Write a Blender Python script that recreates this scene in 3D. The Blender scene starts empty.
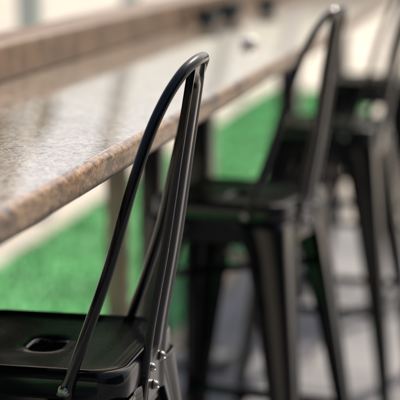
import bpy, bmesh, math, random
from mathutils import Vector, Matrix
random.seed(7)
S=bpy.context.scene
S.view_settings.view_transform='Standard'; S.view_settings.look='None'; S.view_settings.exposure=0

# ---------------------------------------------------------------- helpers
def link(o):
    S.collection.objects.link(o); return o
def mesh_obj(name, verts, faces, mat=None, sharp=35, smooth=True, parent=None):
    me=bpy.data.meshes.new(name); me.from_pydata([tuple(v) for v in verts],[],faces); me.update()
    finish(me,mat,sharp,smooth)
    o=link(bpy.data.objects.new(name,me))
    if parent: o.parent=parent
    return o
def finish(me,mat,sharp=35,smooth=True):
    bm=bmesh.new(); bm.from_mesh(me)
    bmesh.ops.recalc_face_normals(bm,faces=bm.faces)
    for f in bm.faces: f.smooth=smooth
    for e in bm.edges:
        if len(e.link_faces)==2:
            e.smooth = e.calc_face_angle(0)<math.radians(sharp)
    bm.to_mesh(me); bm.free()
    if mat: me.materials.append(mat)
def empty(name,loc=(0,0,0),rz=0):
    e=bpy.data.objects.new(name,None); link(e); e.location=loc; e.rotation_euler=(0,0,rz); e.empty_display_size=.1
    return e
def box(name,c,s,mat,parent=None,bev=0.0,seg=2):
    bm=bmesh.new(); bmesh.ops.create_cube(bm,size=1)
    for v in bm.verts: v.co=Vector((v.co.x*s[0]+c[0],v.co.y*s[1]+c[1],v.co.z*s[2]+c[2]))
    if bev>0: bmesh.ops.bevel(bm,geom=bm.edges[:],offset=bev,segments=seg,profile=.5,affect='EDGES')
    me=bpy.data.meshes.new(name); bm.to_mesh(me); bm.free(); finish(me,mat,35,bev>0)
    o=link(bpy.data.objects.new(name,me))
    if parent: o.parent=parent
    return o
def catmull(P,n=8):
    out=[]
    Q=[P[0]*2-P[1]]+P+[P[-1]*2-P[-2]]
    for i in range(1,len(Q)-2):
        a,b,c,d=Q[i-1:i+3]
        for k in range(n):
            t=k/n
            out.append(.5*((2*b)+(c-a)*t+(2*a-5*b+4*c-d)*t*t+(3*b-a-3*c+d)*t**3))
    out.append(P[-1].copy()); return out
def sweep(path,rad,nseg=14,ref=Vector((1,0,0))):
    V=[];F=[];N=len(path)
    T=[(path[min(i+1,N-1)]-path[max(i-1,0)]).normalized() for i in range(N)]
    n=(ref-T[0]*ref.dot(T[0])).normalized()
    for i in range(N):
        n=(n-T[i]*n.dot(T[i])).normalized(); b=T[i].cross(n)
        ra,rb=rad(i/(N-1))
        for k in range(nseg):
            a=2*math.pi*k/nseg
            V.append(path[i]+n*math.cos(a)*ra+b*math.sin(a)*rb)
    for i in range(N-1):
        for k in range(nseg):
            F.append((i*nseg+k,i*nseg+(k+1)%nseg,(i+1)*nseg+(k+1)%nseg,(i+1)*nseg+k))
    F.append(tuple(range(nseg))); F.append(tuple((N-1)*nseg+k for k in range(nseg)))
    return V,F
def rrect(hx,hy,r,ka=10,ke=8):
    pts=[]
    cs=[(1,1,0),(-1,1,90),(-1,-1,180),(1,-1,270)]
    arcs=[]
    for sx,sy,a0 in cs:
        arcs.append([(sx*(hx-r)+r*math.cos(math.radians(a0+90*k/ka)),sy*(hy-r)+r*math.sin(math.radians(a0+90*k/ka))) for k in range(ka+1)])
    for i in range(4):
        pts+=arcs[i]
        a=arcs[i][-1]; b=arcs[(i+1)%4][0]
        for k in range(1,ke): pts.append((a[0]+(b[0]-a[0])*k/ke,a[1]+(b[1]-a[1])*k/ke))
    return pts
def loops_mesh(L):
    V=[];F=[];n=len(L[0])
    for l in L: V+=l
    for i in range(len(L)-1):
        for k in range(n): F.append((i*n+k,i*n+(k+1)%n,(i+1)*n+(k+1)%n,(i+1)*n+k))
    return V,F
class MB:
    def __init__(s): s.V=[];s.F=[]
    def add(s,V,F):
        o=len(s.V); s.V+=[Vector(v) for v in V]; s.F+=[tuple(i+o for i in f) for f in F]
    def box(s,c,d,rot=None):
        M=rot or Matrix.Identity(3)
        V=[Vector(c)+M@Vector((x*d[0]/2,y*d[1]/2,z*d[2]/2)) for x in(-1,1) for y in(-1,1) for z in(-1,1)]
        s.add(V,[(0,1,3,2),(4,6,7,5),(0,4,5,1),(2,3,7,6),(0,2,6,4),(1,5,7,3)])

# ---------------------------------------------------------------- materials
def mat(name):
    m=bpy.data.materials.new(name); m.use_nodes=True
    nt=m.node_tree; b=nt.nodes['Principled BSDF']; return m,nt,b
def ramp(nt,src,stops,interp='LINEAR'):
    r=nt.nodes.new('ShaderNodeValToRGB'); cr=r.color_ramp; cr.interpolation=interp
    while len(cr.elements)<len(stops): cr.elements.new(.5)
    for e,(p,c) in zip(cr.elements,stops):
        e.position=p; e.color=(c if len(c)==4 else (*c,1)) if not isinstance(c,float) else (c,c,c,1)
    nt.links.new(src,r.inputs[0]); return r
def mixc(nt,a,b,f,mode='MIX'):
    m=nt.nodes.new('ShaderNodeMix'); m.data_type='RGBA'; m.blend_type=mode
    for s,i in ((f,0),(a,6),(b,7)):
        if hasattr(s,'links') : nt.links.new(s,m.inputs[i])
        else: m.inputs[i].default_value = s if i==0 else (*s,1)
    return m.outputs[2]
def coord(nt,scale=(1,1,1)):
    tc=nt.nodes.new('ShaderNodeTexCoord'); mp=nt.nodes.new('ShaderNodeMapping'); mp.inputs['Scale'].default_value=scale
    nt.links.new(tc.outputs['Object'],mp.inputs[0]); return mp.outputs[0]
def noise(nt,v,sc,det=4,rough=.5,dist=0):
    n=nt.nodes.new('ShaderNodeTexNoise'); n.inputs['Scale'].default_value=sc; n.inputs['Detail'].default_value=det
    n.inputs['Roughness'].default_value=rough; n.inputs['Distortion'].default_value=dist
    nt.links.new(v,n.inputs['Vector']); return n
def bump(nt,b,h,strength=.2,dist=.002):
    n=nt.nodes.new('ShaderNodeBump'); n.inputs['Strength'].default_value=strength; n.inputs['Distance'].default_value=dist
    nt.links.new(h,n.inputs['Height']); nt.links.new(n.outputs[0],b.inputs['Normal'])

def simple(name,col,rough=.6,var=.25,sc=8,metal=0,bs=.1,bd=.003):
    m,nt,b=mat(name); v=coord(nt); n=noise(nt,v,sc,5,.6)
    lo=tuple(c*(1-var) for c in col); hi=tuple(min(1,c*(1+var)) for c in col)
    r=ramp(nt,n.outputs[0],[(.3,lo),(.7,hi)]); nt.links.new(r.outputs[0],b.inputs['Base Color'])
    b.inputs['Roughness'].default_value=rough; b.inputs['Metallic'].default_value=metal
    n2=noise(nt,v,sc*8,3); bump(nt,b,n2.outputs[0],bs,bd); return m

# black semi-gloss powder coated steel
m_black,nt,b=mat('black_painted_steel')
v=coord(nt); n=noise(nt,v,14,5,.6)
r=ramp(nt,n.outputs[0],[(.3,(.0025,.003,.0044)),(.75,(.0042,.0048,.0064))]); nt.links.new(r.outputs[0],b.inputs['Base Color'])
r2=ramp(nt,noise(nt,v,35,6,.7).outputs[0],[(.3,.22),(.7,.34)]); nt.links.new(r2.outputs[0],b.inputs['Roughness'])
b.inputs['Specular IOR Level'].default_value=.06
b.inputs['Coat Weight'].default_value=.62
r3=ramp(nt,noise(nt,v,22,5,.7).outputs[0],[(.35,.06),(.7,.13)]); nt.links.new(r3.outputs[0],b.inputs['Coat Roughness'])
dn=ramp(nt,noise(nt,v,420,3,.7).outputs[0],[(.66,0.0),(.76,.08)]).outputs[0]
src=b.inputs['Base Color'].links[0].from_socket
nt.links.new(mixc(nt,src,(.20,.18,.15),dn),b.inputs['Base Color'])
bump(nt,b,noise(nt,v,700,2).outputs[0],.05,.0003)
m_bolt=simple('bolt_steel',(.36,.35,.33),.28,.3,200,.9,.05,.0002)
m_rubber=simple('black_rubber',(.02,.02,.02),.8)

# granite
m_gran,nt,b=mat('polished_granite')
v=coord(nt)
nd=noise(nt,v,90,3,.6)
vm=nt.nodes.new('ShaderNodeVectorMath'); vm.operation='MULTIPLY_ADD'; vm.inputs[1].default_value=(.006,.006,.006)
nt.links.new(nd.outputs['Color'],vm.inputs[0]); nt.links.new(v,vm.inputs[2]); vv=vm.outputs[0]
big=noise(nt,vv,8,5,.6,.6)
base=ramp(nt,big.outputs[0],[(.30,(.21,.145,.10)),(.45,(.39,.315,.24)),(.58,(.52,.45,.37)),(.72,(.35,.305,.26))]).outputs[0]
vo=nt.nodes.new('ShaderNodeTexVoronoi'); vo.inputs['Scale'].default_value=290; nt.links.new(vv,vo.inputs['Vector'])
sep=nt.nodes.new('ShaderNodeSeparateColor'); nt.links.new(vo.outputs['Color'],sep.inputs[0])
g1=ramp(nt,sep.outputs[0],[(.0,(.06,.045,.035)),(.15,(.26,.18,.12)),(.34,(.47,.38,.28)),(.60,(.61,.55,.47)),(.85,(.30,.27,.24))],'CONSTANT').outputs[0]
c=mixc(nt,base,g1,.58)
dk=ramp(nt,noise(nt,vv,120,4,.65).outputs[0],[(.53,0.0),(.60,.88)]).outputs[0]
c=mixc(nt,c,(.04,.030,.024),dk)
rs=ramp(nt,noise(nt,vv,45,4,.6).outputs[0],[(.56,0.0),(.66,.5)]).outputs[0]
c=mixc(nt,c,(.38,.19,.10),rs)
nt.links.new(c,b.inputs['Base Color'])
rr=ramp(nt,noise(nt,v,6,6,.7).outputs[0],[(.35,.04),(.7,.11)]); nt.links.new(rr.outputs[0],b.inputs['Roughness'])
b.inputs['Specular IOR Level'].default_value=1.0
b.inputs['Coat Weight'].default_value=.6; b.inputs['Coat Roughness'].default_value=.04
bump(nt,b,noise(nt,v,120,3).outputs[0],.015,.0003)
# granite edge, mottled dark brown
m_edge,nt,b=mat('granite_brown_edge')
v=coord(nt,(1,.55,1.1))
b.inputs['Roughness'].default_value=.30; b.inputs['Specular IOR Level'].default_value=.5
c=ramp(nt,noise(nt,v,22,8,.78).outputs[0],[(.37,(.018,.010,.006)),(.45,(.10,.052,.024)),(.52,(.36,.215,.105)),(.58,(.17,.095,.05)),(.66,(.035,.022,.015))]).outputs[0]
v2=coord(nt)
g=ramp(nt,noise(nt,v2,180,4,.7).outputs[0],[(.40,(.32,.30,.28)),(.60,(1.35,1.32,1.28))]).outputs[0]
c=mixc(nt,c,g,.8,'MULTIPLY')
gs=ramp(nt,noise(nt,v2,80,4,.7).outputs[0],[(.57,0.0),(.62,.75)]).outputs[0]
c=mixc(nt,c,(.025,.017,.012),gs)
nt.links.new(c,b.inputs['Base Color'])
bump(nt,b,noise(nt,v2,140,4).outputs[0],.35,.001)
m_ledge=simple('brown_ledge_stone',(.165,.098,.055),.45,.45,18,0,.3,.002)

# paving
m_pave,nt,b=mat('grey_stone_paving')
v=coord(nt); br=nt.nodes.new('ShaderNodeTexBrick'); nt.links.new(v,br.inputs['Vector'])
br.inputs['Scale'].default_value=1; br.inputs['Brick Width'].default_value=.6; br.inputs['Row Height'].default_value=.4
br.inputs['Mortar Size'].default_value=.008; br.inputs['Color1'].default_value=(.145,.15,.17,1); br.inputs['Color2'].default_value=(.225,.225,.235,1); br.inputs['Mortar'].default_value=(.08,.078,.075,1)
c=mixc(nt,br.outputs[0],ramp(nt,noise(nt,v,3,8,.7).outputs[0],[(.3,(.65,.65,.66)),(.7,(1.15,1.12,1.1))]).outputs[0],.8,'MULTIPLY')
nt.links.new(c,b.inputs['Base Color']); b.inputs['Roughness'].default_value=.6
bump(nt,b,noise(nt,v,60,5).outputs[0],.3,.003)
m_ground=simple('pale_concrete_ground',(.50,.455,.39),.8,.25,.8,0,.2,.01)
m_turf=simple('artificial_turf',(.12,.42,.15),.7,.40,3.5,0,.5,.02)
m_stucco=simple('cream_stucco',(.68,.60,.49),.85,.08,2)
m_white=simple('white_painted_metal',(.80,.80,.78),.4,.05,4)
m_glow_spot=simple('glow_spot_white',(.82,.80,.76),.25,.03,4)  # white for the dome that imitates a glow on the counter
m_tan=simple('tan_stone',(.45,.36,.26),.8,.25,14)
m_wood=simple('pale_timber',(.42,.30,.20),.6,.3,10)
m_dark=simple('dark_facade',(.07,.07,.075),.7,.2,3)
m_glass,nt,b=mat('window_glass'); b.inputs['Base Color'].default_value=(.03,.04,.05,1); b.inputs['Roughness'].default_value=.08
m_bark=simple('bark',(.12,.08,.05),.9,.4,10)
m_leaf=simple('leaves',(.07,.11,.035),.6,.5,3)

# ---------------------------------------------------------------- STOOL
def seat_mesh():
    L=[]
    spec=[(.1385,.030,.724),(.1405,.032,.7235),(.1418,.034,.727),(.1425,.036,.745),(.1420,.038,.753),(.1395,.038,.7590),(.1355,.037,.7612),(.131,.035,.7605),(.127,.034,.758),(.123,.033,.7563),(.110,.032,.7555)]
    for h,r,z in spec: L.append([(x,y,z) for x,y in rrect(h,h,r)])
    L.append([(x,y,.7548) for x,y in rrect(.075,.080,.035)])
    L.append([(x,y,.7540) for x,y in rrect(.040,.050,.030)])
    L.append([(x,y,.7535) for x,y in rrect(.0285,.0395,.026)])
    L.append([(x,y,.7522) for x,y in rrect(.0245,.0355,.0235)])
    L.append([(x,y,.7485) for x,y in rrect(.0225,.0335,.0218)])
    L.append([(x,y,.742) for x,y in rrect(.0220,.0330,.0215)])
    L.append([(x,y,.742) for x,y in rrect(.0245,.0355,.0235)])
    L.append([(x,y,.751) for x,y in rrect(.0285,.0395,.026)])
    L.append([(x,y,.753) for x,y in rrect(.110,.110,.032)])
    L.append([(x,y,.750) for x,y in rrect(.1395,.1395,.036)])
    L.append([(x,y,.724) for x,y in rrect(.1385,.1385,.030)])
    V,F=loops_mesh(L)
    me=bpy.data.meshes.new('seat'); me.from_pydata(V,[],F); 
    bm=bmesh.new(); bm.from_mesh(me); bmesh.ops.remove_doubles(bm,verts=bm.verts,dist=1e-6); bm.to_mesh(me); bm.free()
    finish(me,m_black,50); return me
def apron_mesh():
    L=[]
    for h,z in ((.1325,.742),(.1345,.72),(.1375,.70),(.1400,.682),(.1405,.678),(.1385,.677),(.1350,.70),(.131,.742)):
        L.append([(x,y,z) for x,y in rrect(h,h,.028)])
    V,F=loops_mesh(L); me=bpy.data.meshes.new('apron'); me.from_pydata(V,[],F); finish(me,m_black,50); return me
def cz(z): return .1390+(.74-z)/.74*.078
def leg_mesh():
    mb=MB()
    for sx in(-1,1):
        for sy in(-1,1):
            rows=[]
            zs=[.722,.71,.69,.66,.62,.56,.48,.38,.27,.16,.06,.012]
            for z in zs:
                c=cz(z)+.0015; t=(.738-z)/.726
                a=.030+.058*(1-t)**1.6+ (.02*max(0,(z-.66)/.078))
                r=.016-.004*t
                g=.0035
                one=[]
                for s,o in ((a,.004),(a,.0),(.80*a,0),(.70*a,-g),(.55*a,-g),(.45*a,0)):
                    one.append((c-s,c+(-.004 if o>0 else o)))
                arc=[(c-r+r*math.cos(math.radians(90-90*k/8)),c-r+r*math.sin(math.radians(90-90*k/8))) for k in range(9)]
                two=[(y,x) for x,y in reversed(one)]
                rows.append([Vector((sx*x,sy*y,z)) for x,y in one+arc+two])
            n=len(rows[0]); V=[p for r_ in rows for p in r_]; F=[]
            for i in range(len(rows)-1):
                for k in range(n-1): F.append((i*n+k,i*n+k+1,(i+1)*n+k+1,(i+1)*n+k))
            mb.add(V,F)
    me=bpy.data.meshes.new('legs'); me.from_pydata(mb.V,[],mb.F); finish(me,m_black,50); return me
def back_tube_mesh():
    half=[(.066,-.1455,.728),(.075,-.1475,.752),(.098,-.146,.815),(.124,-.137,.893),(.145,-.124,.975),(.165,-.104,1.047),(.182,-.084,1.092),(.197,-.058,1.121),(.206,-.028,1.133)]
    pts=[Vector(p) for p in half]+[Vector((.208,0,1.135))]+[Vector((p[0],-p[1],p[2])) for p in reversed(half)]
    path=catmull(pts,7)
    def rad(t):
        e=min(t,1-t)*2; f=min(1,max(0,(e-.02)/.10)); f=f*f*(3-2*f)
        return (.0100*(1-f)+.0073*f, .0032*(1-f)+.0073*f)
    V,F=sweep(path,rad,18,Vector((1,0,0)))
    me=bpy.data.meshes.new('back_frame'); me.from_pydata(V,[],F); finish(me,m_black,50); return me
def splat_mesh():
    cl=catmull([Vector((.1435,0,.690)),Vector((.1465,0,.735)),Vector((.153,0,.79)),Vector((.172,0,.90)),Vector((.188,0,1.01)),Vector((.200,0,1.09)),Vector((.2055,0,1.128))],8)
    n=len(cl); cols=[(-1.0,-.005),(-.985,.001),(-.93,.003),(-.80,.003),(-.70,0),(-.36,0),(-.26,.0045),(-.12,.0055),(.12,.0055),(.26,.0045),(.36,0),(.70,0),(.80,.003),(.93,.003),(.985,.001),(1.0,-.005)]
    V=[];F=[]
    for side in (0,1):
        for i,p in enumerate(cl):
            t=i/(n-1)
            w=.052-.018*t+ .010*max(0,1-t*7)
            T=(cl[min(i+1,n-1)]-cl[max(i-1,0)]).normalized(); nn=Vector((T.z,0,-T.x))
            ribf=min(1,max(0,(t-.18)/.08))*min(1,max(0,(.95-t)/.08))
            for y,o in cols:
                o2=o*(ribf if abs(y)<.5 else 1)
                V.append(p+Vector((0,y*w,0))+nn*(o2-side*.0016))
    m=len(cols); off=n*m
    for s in (0,1):
        for i in range(n-1):
            for k in range(m-1): F.append((s*off+i*m+k,s*off+i*m+k+1,s*off+(i+1)*m+k+1,s*off+(i+1)*m+k))
    for i in range(n-1):
        for k in (0,m-1): F.append((i*m+k,(i+1)*m+k,off+(i+1)*m+k,off+i*m+k))
    for k in range(m-1):
        for i in (0,n-1): F.append((i*m+k,i*m+k+1,off+i*m+k+1,off+i*m+k))
    me=bpy.data.meshes.new('back_splat'); me.from_pydata(V,[],F); finish(me,m_black,40); return me
def dome(mb,c,axis,r,h,n=16):
    axis=Vector(axis).normalized(); q=axis.to_track_quat('Z','Y'); V=[];F=[]
    prof=[(1.25,0),(1.25,.18),(1.0,.22),(1.0,.5),(.85,.8),(.5,1.0),(.45,.85)]
    for pr,pz in prof:
        for k in range(n): V.append(Vector(c)+q@Vector((pr*r*math.cos(2*math.pi*k/n),pr*r*math.sin(2*math.pi*k/n),pz*h)))
    for i in range(len(prof)-1):
        for k in range(n): F.append((i*n+k,i*n+(k+1)%n,(i+1)*n+(k+1)%n,(i+1)*n+k))
    F.append(tuple((len(prof)-1)*n+k for k in range(n)))
    mb.add(V,F)
def bolts_mesh():
    mb=MB()
    for s in(-1,1): dome(mb,(.068,s*.1485,.738),(0,s,0),.0062,.007)
    for y,z in ((-.028,.738),(.028,.738),(0,.706)): dome(mb,(.148 if z>.72 else .1455,y,z),(1,0,-.08),.0056,.006)
    me=bpy.data.meshes.new('bolts'); me.from_pydata(mb.V,[],mb.F); finish(me,m_bolt,40); return me
def bars_mesh():
    mb=MB()
    for z,hh in ((.27,.022),):
        c=cz(z)-.004
        for s in(-1,1):
            mb.box((0,s*c,z),(2*c-.01,.006,hh)); mb.box((s*c,0,z),(.006,2*c-.024,hh))
    z=.60; c=cz(z)-.008; L=2*c*math.sqrt(2)
    mb.box((0,0,z),(L-.01,.004,.018),Matrix.Rotation(math.radians(45),3,'Z'))
    mb.box((0,0,z+.020),(L-.01,.004,.018),Matrix.Rotation(math.radians(-45),3,'Z'))
    me=bpy.data.meshes.new('crossbars'); me.from_pydata(mb.V,[],mb.F); finish(me,m_black,40); return me
def feet_mesh():
    mb=MB()
    for sx in(-1,1):
        for sy in(-1,1):
            c=cz(0)-.016
            L=[[(sx*c+x*k,sy*c+y*k,z) for x,y in rrect(.019,.019,.008,4,2)] for k,z in((.7,0.001),(1,.002),(1,.022),(.9,.026),(.01,.026))]
            V,F=loops_mesh(L); mb.add(V,F)
    me=bpy.data.meshes.new('feet'); me.from_pydata(mb.V,[],mb.F); finish(me,m_rubber,40); return me
PARTS=[('seat',seat_mesh(),0),('apron',apron_mesh(),0),('legs',leg_mesh(),.0018),('back_frame',back_tube_mesh(),0),('back_splat',splat_mesh(),0),('bolts',bolts_mesh(),0),('crossbars',bars_mesh(),0),('feet',feet_mesh(),0)]
def stool(loc,rz=0):
    e=empty('bar_stool',loc,rz)
    for n,me,th in PARTS:
        o=link(bpy.data.objects.new(n,me)); o.parent=e
        if th:
            s=o.modifiers.new('t','SOLIDIFY'); s.thickness=th; s.offset=0
    return e
stool((-.606,1.905,.004))
stool((-.560,3.08,.004),math.radians(-11))
stool((-.515,4.23,.004),math.radians(-5))
stool((-.52,5.45,.004),math.radians(-4))

# ---------------------------------------------------------------- COUNTER
bar=empty('granite_bar_counter')
ZT=1.026; X0=-.50; X1=-.905; Y0=.2; Y1=8.2
def slab(name,xa,xb,zb,zt,r,m_top,m_side,jit=.0012,step=.012):
    prof=[]
    for k in range(7):
        a=math.radians(90-15*k); prof.append((xa-r+r*math.cos(a),zt-r+r*math.sin(a)))
    th=zt-zb
    for k in range(1,5): prof.append((xa,zt-r-(th-2*r)*k/5))
    for k in range(7):
        a=math.radians(-15*k); prof.append((xa-r+r*math.cos(a),zb+r+r*math.sin(a)))
    prof=[(xb,zt)]+prof+[(xb,zb)]
    n=len(prof); ny=int((Y1-Y0)/step)+1; V=[];F=[]
    from mathutils import noise as mn
    for j in range(ny):
        y=Y0+(Y1-Y0)*j/(ny-1)
        for i,(x,z) in enumerate(prof):
            d=0
            if 2<i<n-3: d=mn.noise(Vector((x*30,y*25,z*60)))*jit+mn.noise(Vector((x*90,y*90,z*140)))*jit*.5
            V.append((x+d,y,z+ (d*.3 if 4<i<n-3 else 0)))
    mi=[]
    for j in range(ny-1):
        for i in range(n):
            F.append((j*n+i,j*n+(i+1)%n,(j+1)*n+(i+1)%n,(j+1)*n+i)); mi.append(0 if i<2 else 1)
    F.append(tuple(range(n))); F.append(tuple((ny-1)*n+i for i in range(n))); mi+=[1,1]
    me=bpy.data.meshes.new(name); me.from_pydata(V,[],F); 
    me.materials.append(m_top); me.materials.append(m_side)
    for p,k in zip(me.polygons,mi): p.material_index=k
    finish(me,None,40)
    o=link(bpy.data.objects.new(name,me)); o.parent=bar; return o
slab('counter_slab',X0,-1.00,ZT-.038,ZT,.012,m_gran,m_edge)
slab('raised_ledge',X1,-1.012,ZT+.0005,ZT+.068,.007,m_ledge,m_ledge)
box('substrate',(-.755,(Y0+Y1)/2,ZT-.038-.0075),(.43,Y1-Y0-.06,.013),m_black,bar)
for i,(y,w) in enumerate(((.9,.085),(3.84,.06),(4.43,.085),(6.2,.085),(7.9,.085))):
    box('post_%d'%i,(-.93,y,.487),(w,w,.97),m_black,bar,.004)
    box('base_plate_%d'%i,(-.93,y,.011),(.20,.20,.014),m_black,bar,.003)
    box('bracket_%d'%i,(-.735,y,ZT-.053-.0205),(.30,.05,.04),m_black,bar,.003)
box('timber_leg',(-.96,3.60,.482),(.05,.05,.96),m_wood,bar,.004)
box('rear_rail',(-.93,(Y0+Y1)/2,ZT-.053-.046),(.04,Y1-Y0-.1,.05),m_black,bar,.003)
def lathe(loc,r,h,m,name,prof):
    L=[[(k*r*math.cos(2*math.pi*i/32),k*r*math.sin(2*math.pi*i/32),z*h) for i in range(32)] for k,z in prof]
    V,F=loops_mesh(L); o=mesh_obj(name,V,F,m,50); o.location=loc; return o
BP=((.02,0),(.5,0),(.62,.08),(.85,.35),(.98,.7),(1,1),(.95,1),(.9,.7),(.75,.35),(.45,.15),(.02,.12))
m_bowl=simple('teal_glazed_ceramic',(.03,.065,.08),.12,.4,20)
lathe((-.86,4.20,ZT),.036,.042,m_bowl,'condiment_bowl',BP); lathe((-.85,4.48,ZT),.042,.045,m_bowl,'condiment_bowl',BP); lathe((-.80,4.85,ZT),.036,.04,m_bowl,'condiment_bowl',BP)
lathe((-.618,3.50,ZT),.022,.024,m_glow_spot,'glow_spot_dome',((.02,0),(.6,0),(.85,.15),(1,.4),(1,.5),(.97,.52),(.93,.62),(.78,.78),(.5,.88),(.2,.91),(.16,.94),(.2,.98),(.12,1),(.01,1)))  # added white dome, stands in for a bright reflection on the granite

# ---------------------------------------------------------------- GROUND
def sheet(name,x0,x1,y0,y1,z,m):
    return mesh_obj(name,[(x0,y0,z),(x1,y0,z),(x1,y1,z),(x0,y1,z)],[(0,1,2,3)],m,smooth=False)
sheet('ground',-400,400,-300,600,-.008,m_ground)
sheet('stone_paving',-1.02,3.2,-8,6.6,.0,m_pave)
box('turf_edging_kerb',(-1.04,3.25,.004),(.035,12.5,.03),m_tan,None,.004)
turf=empty('artificial_turf')
XT=-1.95
sheet('turf_base',XT,-1.06,-3,12,.0,m_turf).parent=turf
V=[];F=[]
for i in range(30000):
    x=random.uniform(XT,-1.06); y=random.uniform(3.2,12); a=random.uniform(0,math.pi); h=random.uniform(.015,.03); w=.0035
    dx,dy=math.cos(a)*w,math.sin(a)*w; k=len(V)
    V+=[(x-dx,y-dy,0),(x+dx,y+dy,0),(x+random.uniform(-.01,.01),y+random.uniform(-.01,.01),h)]; F.append((k,k+1,k+2))
mesh_obj('turf_blades',V,F,m_turf,smooth=False,parent=turf)

# ---------------------------------------------------------------- pergola
per=empty('white_pergola')
for i,(x,y) in enumerate(((-2.15,6.6),(-2.15,8.4),(-2.15,11.5),(-2.15,15))):
    box('post_%d'%i,(x,y,1.4),(.10,.10,2.8),m_white,per,.006)
    box('foot_%d'%i,(x,y,.03),(.18,.18,.06),m_white,per,.005)
box('beam',(-2.15,11,2.86),(.10,10.5,.14),m_white,per,.005)

# ---------------------------------------------------------------- buildings
def building(name,x0,x1,y,depth,H,m,storeys=2,bay=2.4,wfrac=.5,loc=(0,0,0),rz=0):
    e=empty(name,loc,rz); w=x1-x0
    box('walls',((x0+x1)/2,y+depth/2+.15,H/2),(w,depth,H),m,e)
    nb=int(w/bay); sh=H/storeys
    tr=m_white if m!=m_dark else m_dark
    box('cornice',((x0+x1)/2,y+.05,H-.12),(w+.3,.5,.30),tr,e,.02)
    box('plinth',((x0+x1)/2,y+.10,.25),(w+.05,.2,.5),m_tan if m!=m_dark else m_dark,e,.02)
    for s in range(storeys):
        if s: box('string_course_%d'%s,((x0+x1)/2,y+.08,s*sh),(w+.08,.16,.14),tr,e,.01)
        for i in range(nb):
            cx=x0+(i+.5)*w/nb; ww=w/nb*wfrac; hh=sh*.58; cz_=s*sh+sh*.5
            if s==0: hh=sh*.62; cz_=.5+hh/2
            box('window_glass',(cx,y+.147,cz_),(ww,.02,hh),m_glass,e)
            box('frame_top',(cx,y+.10,cz_+hh/2+.05),(ww+.2,.12,.10),tr,e)
            box('sill',(cx,y+.08,cz_-hh/2-.04),(ww+.24,.16,.08),tr,e)
            for q in(-1,1): box('jamb',(cx+q*(ww/2+.05),y+.11,cz_),(.10,.10,hh),tr,e)
            box('mullion',(cx,y+.125,cz_),(.05,.05,hh),tr,e)
    return e
building('cream_building',-9.0,12.0,38,8,3.4,m_stucco,1)
building('tan_building',-34,-12,36,8,6,m_tan)
building('dark_reflection_block_right',-6,12,0,6,4.2,m_dark,1,3,.7,loc=(5.2,-3,0),rz=math.radians(-90))  # unseen dark block on the right, added to darken stool reflections
building('dark_reflection_block_rear',-14,14,0,6,6.5,m_dark,2,3,.6,loc=(0,-8.5,0),rz=math.radians(180))  # out of view behind the camera, put in so the stools mirror dark

def tree(loc,h,cr,n=5500):
    e=empty('tree',loc); mb=MB()
    def limb(a,b,ra,rb):
        V,F=sweep([a.lerp(b,t)+Vector((math.sin(t*5)*.05,math.cos(t*4)*.05,0)) for t in [i/6 for i in range(7)]],lambda t:(ra+(rb-ra)*t,)*2,8); mb.add(V,F)
    limb(Vector((0,0,0)),Vector((0,0,h*.5)),.14,.09)
    cl=[]
    for i in range(9):
        a=i*2.4; r=cr*random.uniform(.35,.8); p=Vector((math.cos(a)*r,math.sin(a)*r,h*random.uniform(.55,.95)))
        limb(Vector((0,0,h*random.uniform(.3,.5))),p,.07,.02); cl.append((p,cr*random.uniform(.3,.5)))
    mesh_obj('trunk',mb.V,mb.F,m_bark,parent=e)
    V=[];F=[]
    for i in range(n):
        p,r=random.choice(cl); d=Vector((random.gauss(0,1),random.gauss(0,1),random.gauss(0,.8))).normalized()*r*random.uniform(.4,1.1)
        c=p+d; u=Vector((random.gauss(0,1),random.gauss(0,1),random.gauss(0,1))).normalized(); w=u.orthogonal().normalized(); s=random.uniform(.06,.13)
        k=len(V); V+=[c-u*s,c-w*s*.5,c+u*s,c+w*s*.5]; F.append((k,k+1,k+2,k+3))
    mesh_obj('crown',V,F,m_leaf,smooth=False,parent=e)
tree((-7.3,19,0),5.2,1.5,4500); tree((-14,26,0),6.5,2.6)

# ---------------------------------------------------------------- light
el=math.radians(50); az=math.atan2(.32,.95)
sd=Vector((math.sin(az)*math.cos(el),math.cos(az)*math.cos(el),math.sin(el)))
L=bpy.data.lights.new('sun','SUN'); L.energy=5.0; L.angle=math.radians(.5); L.color=(1,.91,.78)
lo=link(bpy.data.objects.new('sun',L)); lo.rotation_euler=sd.to_track_quat('Z','Y').to_euler()
W=bpy.data.worlds.new('World'); S.world=W; W.use_nodes=True; nt=W.node_tree
sk=nt.nodes.new('ShaderNodeTexSky'); sk.sky_type='NISHITA'; sk.sun_disc=False; sk.sun_elevation=el; sk.sun_rotation=az
sk.dust_density=4.5; sk.ozone_density=.5
nt.links.new(sk.outputs[0],nt.nodes['Background'].inputs[0]); nt.nodes['Background'].inputs[1].default_value=.15

# ---------------------------------------------------------------- camera
cd=bpy.data.cameras.new('camera'); cam=link(bpy.data.objects.new('camera',cd)); S.camera=cam
cam.location=(0,0,1.31); cam.rotation_euler=(math.radians(90-10.24),0,math.radians(11.83))
cd.sensor_width=36; cd.lens=139.5; cd.clip_end=2000; cd.clip_start=.05
cd.dof.use_dof=True; cd.dof.focus_distance=1.93; cd.dof.aperture_fstop=4.0
